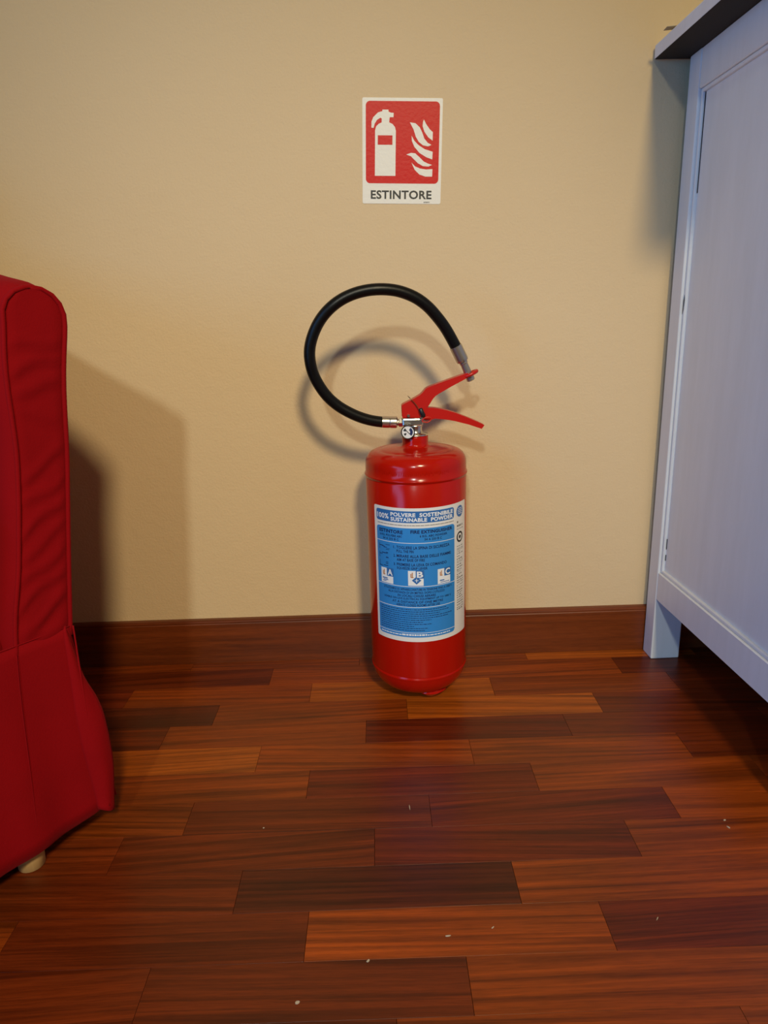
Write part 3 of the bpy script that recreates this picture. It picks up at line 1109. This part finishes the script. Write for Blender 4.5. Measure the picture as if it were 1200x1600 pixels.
# arm body behind the panel, rising to the back
def arm_body(mirror=False):
    bm = bmesh.new()
    rows = []
    nb = 14
    for ib in range(nb + 1):
        t = ib / nb
        n = -AD * 0.80 * t
        rise = 0.10 * (t ** 1.2)
        prof_ = []
        zz = [0.10] + [z for k_, z in enumerate(ZS) if k_ % 3 == 0 or z > 0.598]
        infl = 0.0045 * min(1.0, ib)
        for z in zz:
            si, so = arm_edges(max(z, 0.245))
            sc = (z - 0.10) / 0.53
            prof_.append((so + infl * 0.9, z + rise * sc + (infl if z > 0.6 else 0)))
        for z in reversed(zz):
            si, so = arm_edges(max(z, 0.245))
            sc = (z - 0.10) / 0.53
            prof_.append((si - infl, z + rise * sc + (infl if z > 0.6 else 0)))
        if mirror:
            prof_ = [(-AW + 0.02 - s, z) for s, z in prof_]
        rows.append([A(s, n, z) for s, z in prof_])
    vv = grid_faces(bm, rows, closed=True)
    bm.faces.new(vv[0])
    bm.faces.new(vv[-1])
    return fin(bm)


obj('arm', arm_body(), M_red, chair, smooth=True)
obj('arm', arm_body(True), M_red, chair, smooth=True)
bm = bmesh.new()
rows = []
for z in ZS:
    si, so = arm_edges(z)
    rows.append([A(-AW + 0.02 - (si + (so - si) * i / 8), 0.003 * min(1, i, 8 - i), z) for i in range(9)])
grid_faces(bm, rows)
obj('arm_front', fin(bm), M_red, chair, smooth=True)
# piping round both front panels
for mir in (False, True):
    path = []
    for z in ZS[::2]:
        path.append((arm_edges(z)[0] + 0.0005, z))
    for z in [ZS[-1]] + list(reversed(ZS))[::2]:
        path.append((arm_edges(z)[1] - 0.0002, z))
    pts = [A((-AW + 0.02 - s) if mir else s, 0.0022, z) for s, z in path]
    bm = bmesh.new()
    tube(bm, pts, 0.0026, 8)
    obj('piping', fin(bm), M_red, chair, smooth=True)


# seat platform, cushion and back
def pillow(x0, x1, n0, n1, z0, z1, bulge=0.012, ns=14):
    bm = bmesh.new()
    cs, cn, cz = (x0 + x1) / 2, (n0 + n1) / 2, (z0 + z1) / 2
    hs, hn, hz = (x1 - x0) / 2, (n1 - n0) / 2, (z1 - z0) / 2
    bmesh.ops.create_cube(bm, size=2)
    bmesh.ops.subdivide_edges(bm, edges=bm.edges, cuts=ns, use_grid_fill=True)
    for v_ in bm.verts:
        x, y, z = v_.co
        e = 10
        k = (abs(x) ** e + abs(y) ** e + abs(z) ** e) ** (1.0 / e)
        x, y, z = x / k, y / k, z / k
        bz = bulge * (1 - x * x) * (1 - y * y)
        p = A(cs + hs * x, cn + hn * y, cz + hz * z + bz * (1 if z > 0 else -0.2))
        v_.co = p
    return fin(bm)


obj('seat_frame', pillow(-AW + 0.045, -0.045, -AD + 0.05, -0.006, 0.10, 0.285, 0.0), M_red, chair, smooth=True)
obj('seat_cushion', pillow(-AW + 0.075, -0.075, -AD + 0.12, -0.002, 0.285, 0.420, 0.02), M_red, chair, smooth=True)
bk = pillow(-AW + 0.03, -0.02, -AD, -AD + 0.15, 0.10, 0.86, 0.01)
obj('backrest', bk, M_red, chair, smooth=True)


# skirt: front run, side runs, rear run, each falling with soft waves
def skirt(p_top, p_bot, n=60, amp=0.003, seed=0):
    """p_top/p_bot(t) -> (s, n, z)"""
    rnd = random.Random(seed)
    ph = [rnd.uniform(0, 6.28) for _ in range(4)]
    bm = bmesh.new()
    rows = []
    nz = 16
    for k in range(nz + 1):
        v_ = k / nz
        row = []
        for i in range(n + 1):
            t = i / n
            a, b = p_top(t), p_bot(t)
            w = amp * v_ * (math.sin(t * 31 + ph[0]) * 0.6 + math.sin(t * 67 + ph[1]) * 0.4)
            e = v_ ** 1.15
            s, nn_, z = (a[j] + (b[j] - a[j]) * (e if j < 2 else v_) for j in range(3))
            row.append(A(s, nn_ + w, z))
        rows.append(row)
    grid_faces(bm, rows)
    return fin(bm)


SK = skirt(lambda t: (-AW + 0.02 + (AW - 0.024) * t, 0.0035, 0.262), lambda t: (-AW + 0.01 + (AW - 0.018) * t, 0.037 - 0.004 * max(0.0, t - 0.9) * 10, 0.033 + 0.006 * max(0.0, t - 0.94) * 16), 120, 0.0040, 1)
o = obj('skirt_front', SK, M_red, chair, smooth=True)
o.modifiers.new('thick', 'SOLIDIFY').thickness = 0.0018
SK = skirt(lambda t: (-0.002, 0.0 - (AD - 0.02) * t, 0.262), lambda t: (0.012, 0.020 - AD * t, 0.033), 60, 0.0, 2)
o = obj('skirt_side', SK, M_red, chair, smooth=True)
o.modifiers.new('thick', 'SOLIDIFY').thickness = 0.0018
SK = skirt(lambda t: (-AW + 0.022, 0.0 - (AD - 0.02) * t, 0.262), lambda t: (-AW + 0.008, 0.020 - AD * t, 0.033), 60, 0.0, 3)
o = obj('skirt_side', SK, M_red, chair, smooth=True)
o.modifiers.new('thick', 'SOLIDIFY').thickness = 0.0018
SK = skirt(lambda t: (-AW + 0.02 + (AW - 0.024) * t, -AD + 0.01, 0.262), lambda t: (-AW + 0.01 + (AW - 0.006) * t, -AD - 0.004, 0.033), 60, 0.0, 4)
o = obj('skirt_back', SK, M_red, chair, smooth=True)
o.modifiers.new('thick', 'SOLIDIFY').thickness = 0.0018
# corner pleat standing out from the skirt
fl_l = [(-0.012, 0.262), (-0.0145, 0.2269), (-0.0175, 0.190), (-0.0205, 0.150), (-0.0215, 0.110), (-0.0210, 0.070), (-0.0205, 0.0400)]
fl_r = [(-0.0078, 0.264), (-0.0035, 0.2269), (0.0000, 0.198), (0.0085, 0.1680), (0.0112, 0.1394), (0.0098, 0.0863), (-0.0005, 0.0285)]
bm = bmesh.new()
rows = []
L_ = catmull([(s, 0, z) for s, z in fl_l], 5)
R_ = catmull([(s, 0, z) for s, z in fl_r], 5)
for k, (a, b) in enumerate(zip(L_, R_)):
    vfrac = k / (len(L_) - 1)
    row = []
    for i in range(9):
        t = i / 8
        s = a.x + (b.x - a.x) * t
        z = a.z + (b.z - a.z) * t
        n = 0.003 + 0.032 * vfrac ** 1.1 + 0.005 * math.sin(math.pi * t) * (0.4 + vfrac)
        row.append(A(s, n, z))
    rows.append(row)
grid_faces(bm, rows)
o = obj('skirt_pleat', fin(bm), M_red, chair, smooth=True)
o.modifiers.new('thick', 'SOLIDIFY').thickness = 0.0022
bm = bmesh.new()
tube(bm, [A(p.x + 0.011, 0.0065 + 0.034 * (k / (len(L_) - 1)) ** 1.1, p.z) for k, p in enumerate(L_)], 0.0010, 6)
obj('pleat_seam', fin(bm), M_red, chair, smooth=True)
# seams of the skirt front
bm = bmesh.new()
tube(bm, [A(-AW + 0.02 + (AW - 0.024) * i / 40, 0.0042, 0.262) for i in range(41)], 0.0007, 6)
obj('skirt_seam', fin(bm), M_red, chair, smooth=True)
bm = bmesh.new()
tube(bm, catmull([A(s_, n_ + 0.0008, z_) for s_, n_, z_ in ((-0.066, 0.0055, 0.252), (-0.073, 0.012, 0.200), (-0.082, 0.0235, 0.120), (-0.090, 0.0335, 0.055), (-0.092, 0.0365, 0.036))], 6), 0.0005, 6)
obj('skirt_seam', fin(bm), M_red, chair, smooth=True)
# round wooden legs
for s, n in ((-0.092, 0.0075), (-AW + 0.11, 0.0075), (-0.092, -AD + 0.06), (-AW + 0.11, -AD + 0.06)):
    bm = bmesh.new()
    lathe(bm, [(0.0125, 0.0), (0.0142, 0.0012), (0.0150, 0.02), (0.0155, 0.05), (0.0155, 0.062)], 28, Matrix.Translation(A(s, n, 0)))
    obj('leg', fin(bm), M_legwood, chair, smooth=True)

# ------------------------------------------------------------------ crumbs on the floor
def flake(x, y, sx, sy, rz, label, name='paint_flake'):
    bm = bmesh.new()
    n = 7
    sx, sy = sx * 0.62, sy * 0.62
    rnd = random.Random(int((x + y) * 1e5))
    top, bot = [], []
    for i in range(n):
        a = 2 * math.pi * i / n
        k = rnd.uniform(0.6, 1.1)
        px, py = sx * k * math.cos(a), sy * k * math.sin(a)
        top.append(bm.verts.new((px, py, 0.0007 + 0.0008 * abs(px) / max(sx, 1e-6) * 0.6)))
        bot.append(bm.verts.new((px, py, 0.0001)))
    bm.faces.new(top)
    bm.faces.new(list(reversed(bot)))
    for i in range(n):
        j = (i + 1) % n
        bm.faces.new((bot[i], bot[j], top[j], top[i]))
    o = obj(name, fin(bm), M_flake)
    o.location = (x, y, 0)
    o.rotation_euler = (0, 0, rz)
    tag(o, label, 'flake', 'pale crumbs scattered on the parquet')


flake(-0.0878, -0.6589, 0.0042, 0.0026, 0.3, 'pale translucent flake on the parquet, nearest the bottom of the photo')
flake(-0.0249, -0.6201, 0.0028, 0.0018, 0.8, 'tiny pale flake on the parquet left of centre near the front')
flake(0.0539, -0.5959, 0.0045, 0.0012, 0.1, 'thin pale flake lying on the light orange plank')
flake(0.0996, -0.5882, 0.0028, 0.0010, 0.7, 'small slanted pale crumb on the light orange plank')
flake(0.4006, -0.4505, 0.0030, 0.0020, 0.2, 'bright white chip on the floor right, the upper of two')
flake(0.3993, -0.4622, 0.0018, 0.0036, 0.4, 'bright white sliver on the floor right, the lower of two')
flake(0.0254, -0.4094, 0.0009, 0.0100, 0.05, 'straight pale splinter standing along a plank end below the extinguisher', 'wood_splinter')
flake(0.2659, -0.5846, 0.0007, 0.0050, -0.7, 'short fine pale splinter on the dark plank front right', 'wood_splinter')
flake(-0.1530, -0.4366, 0.0018, 0.0014, 0.0, 'single pale speck on the dark floor left of centre')
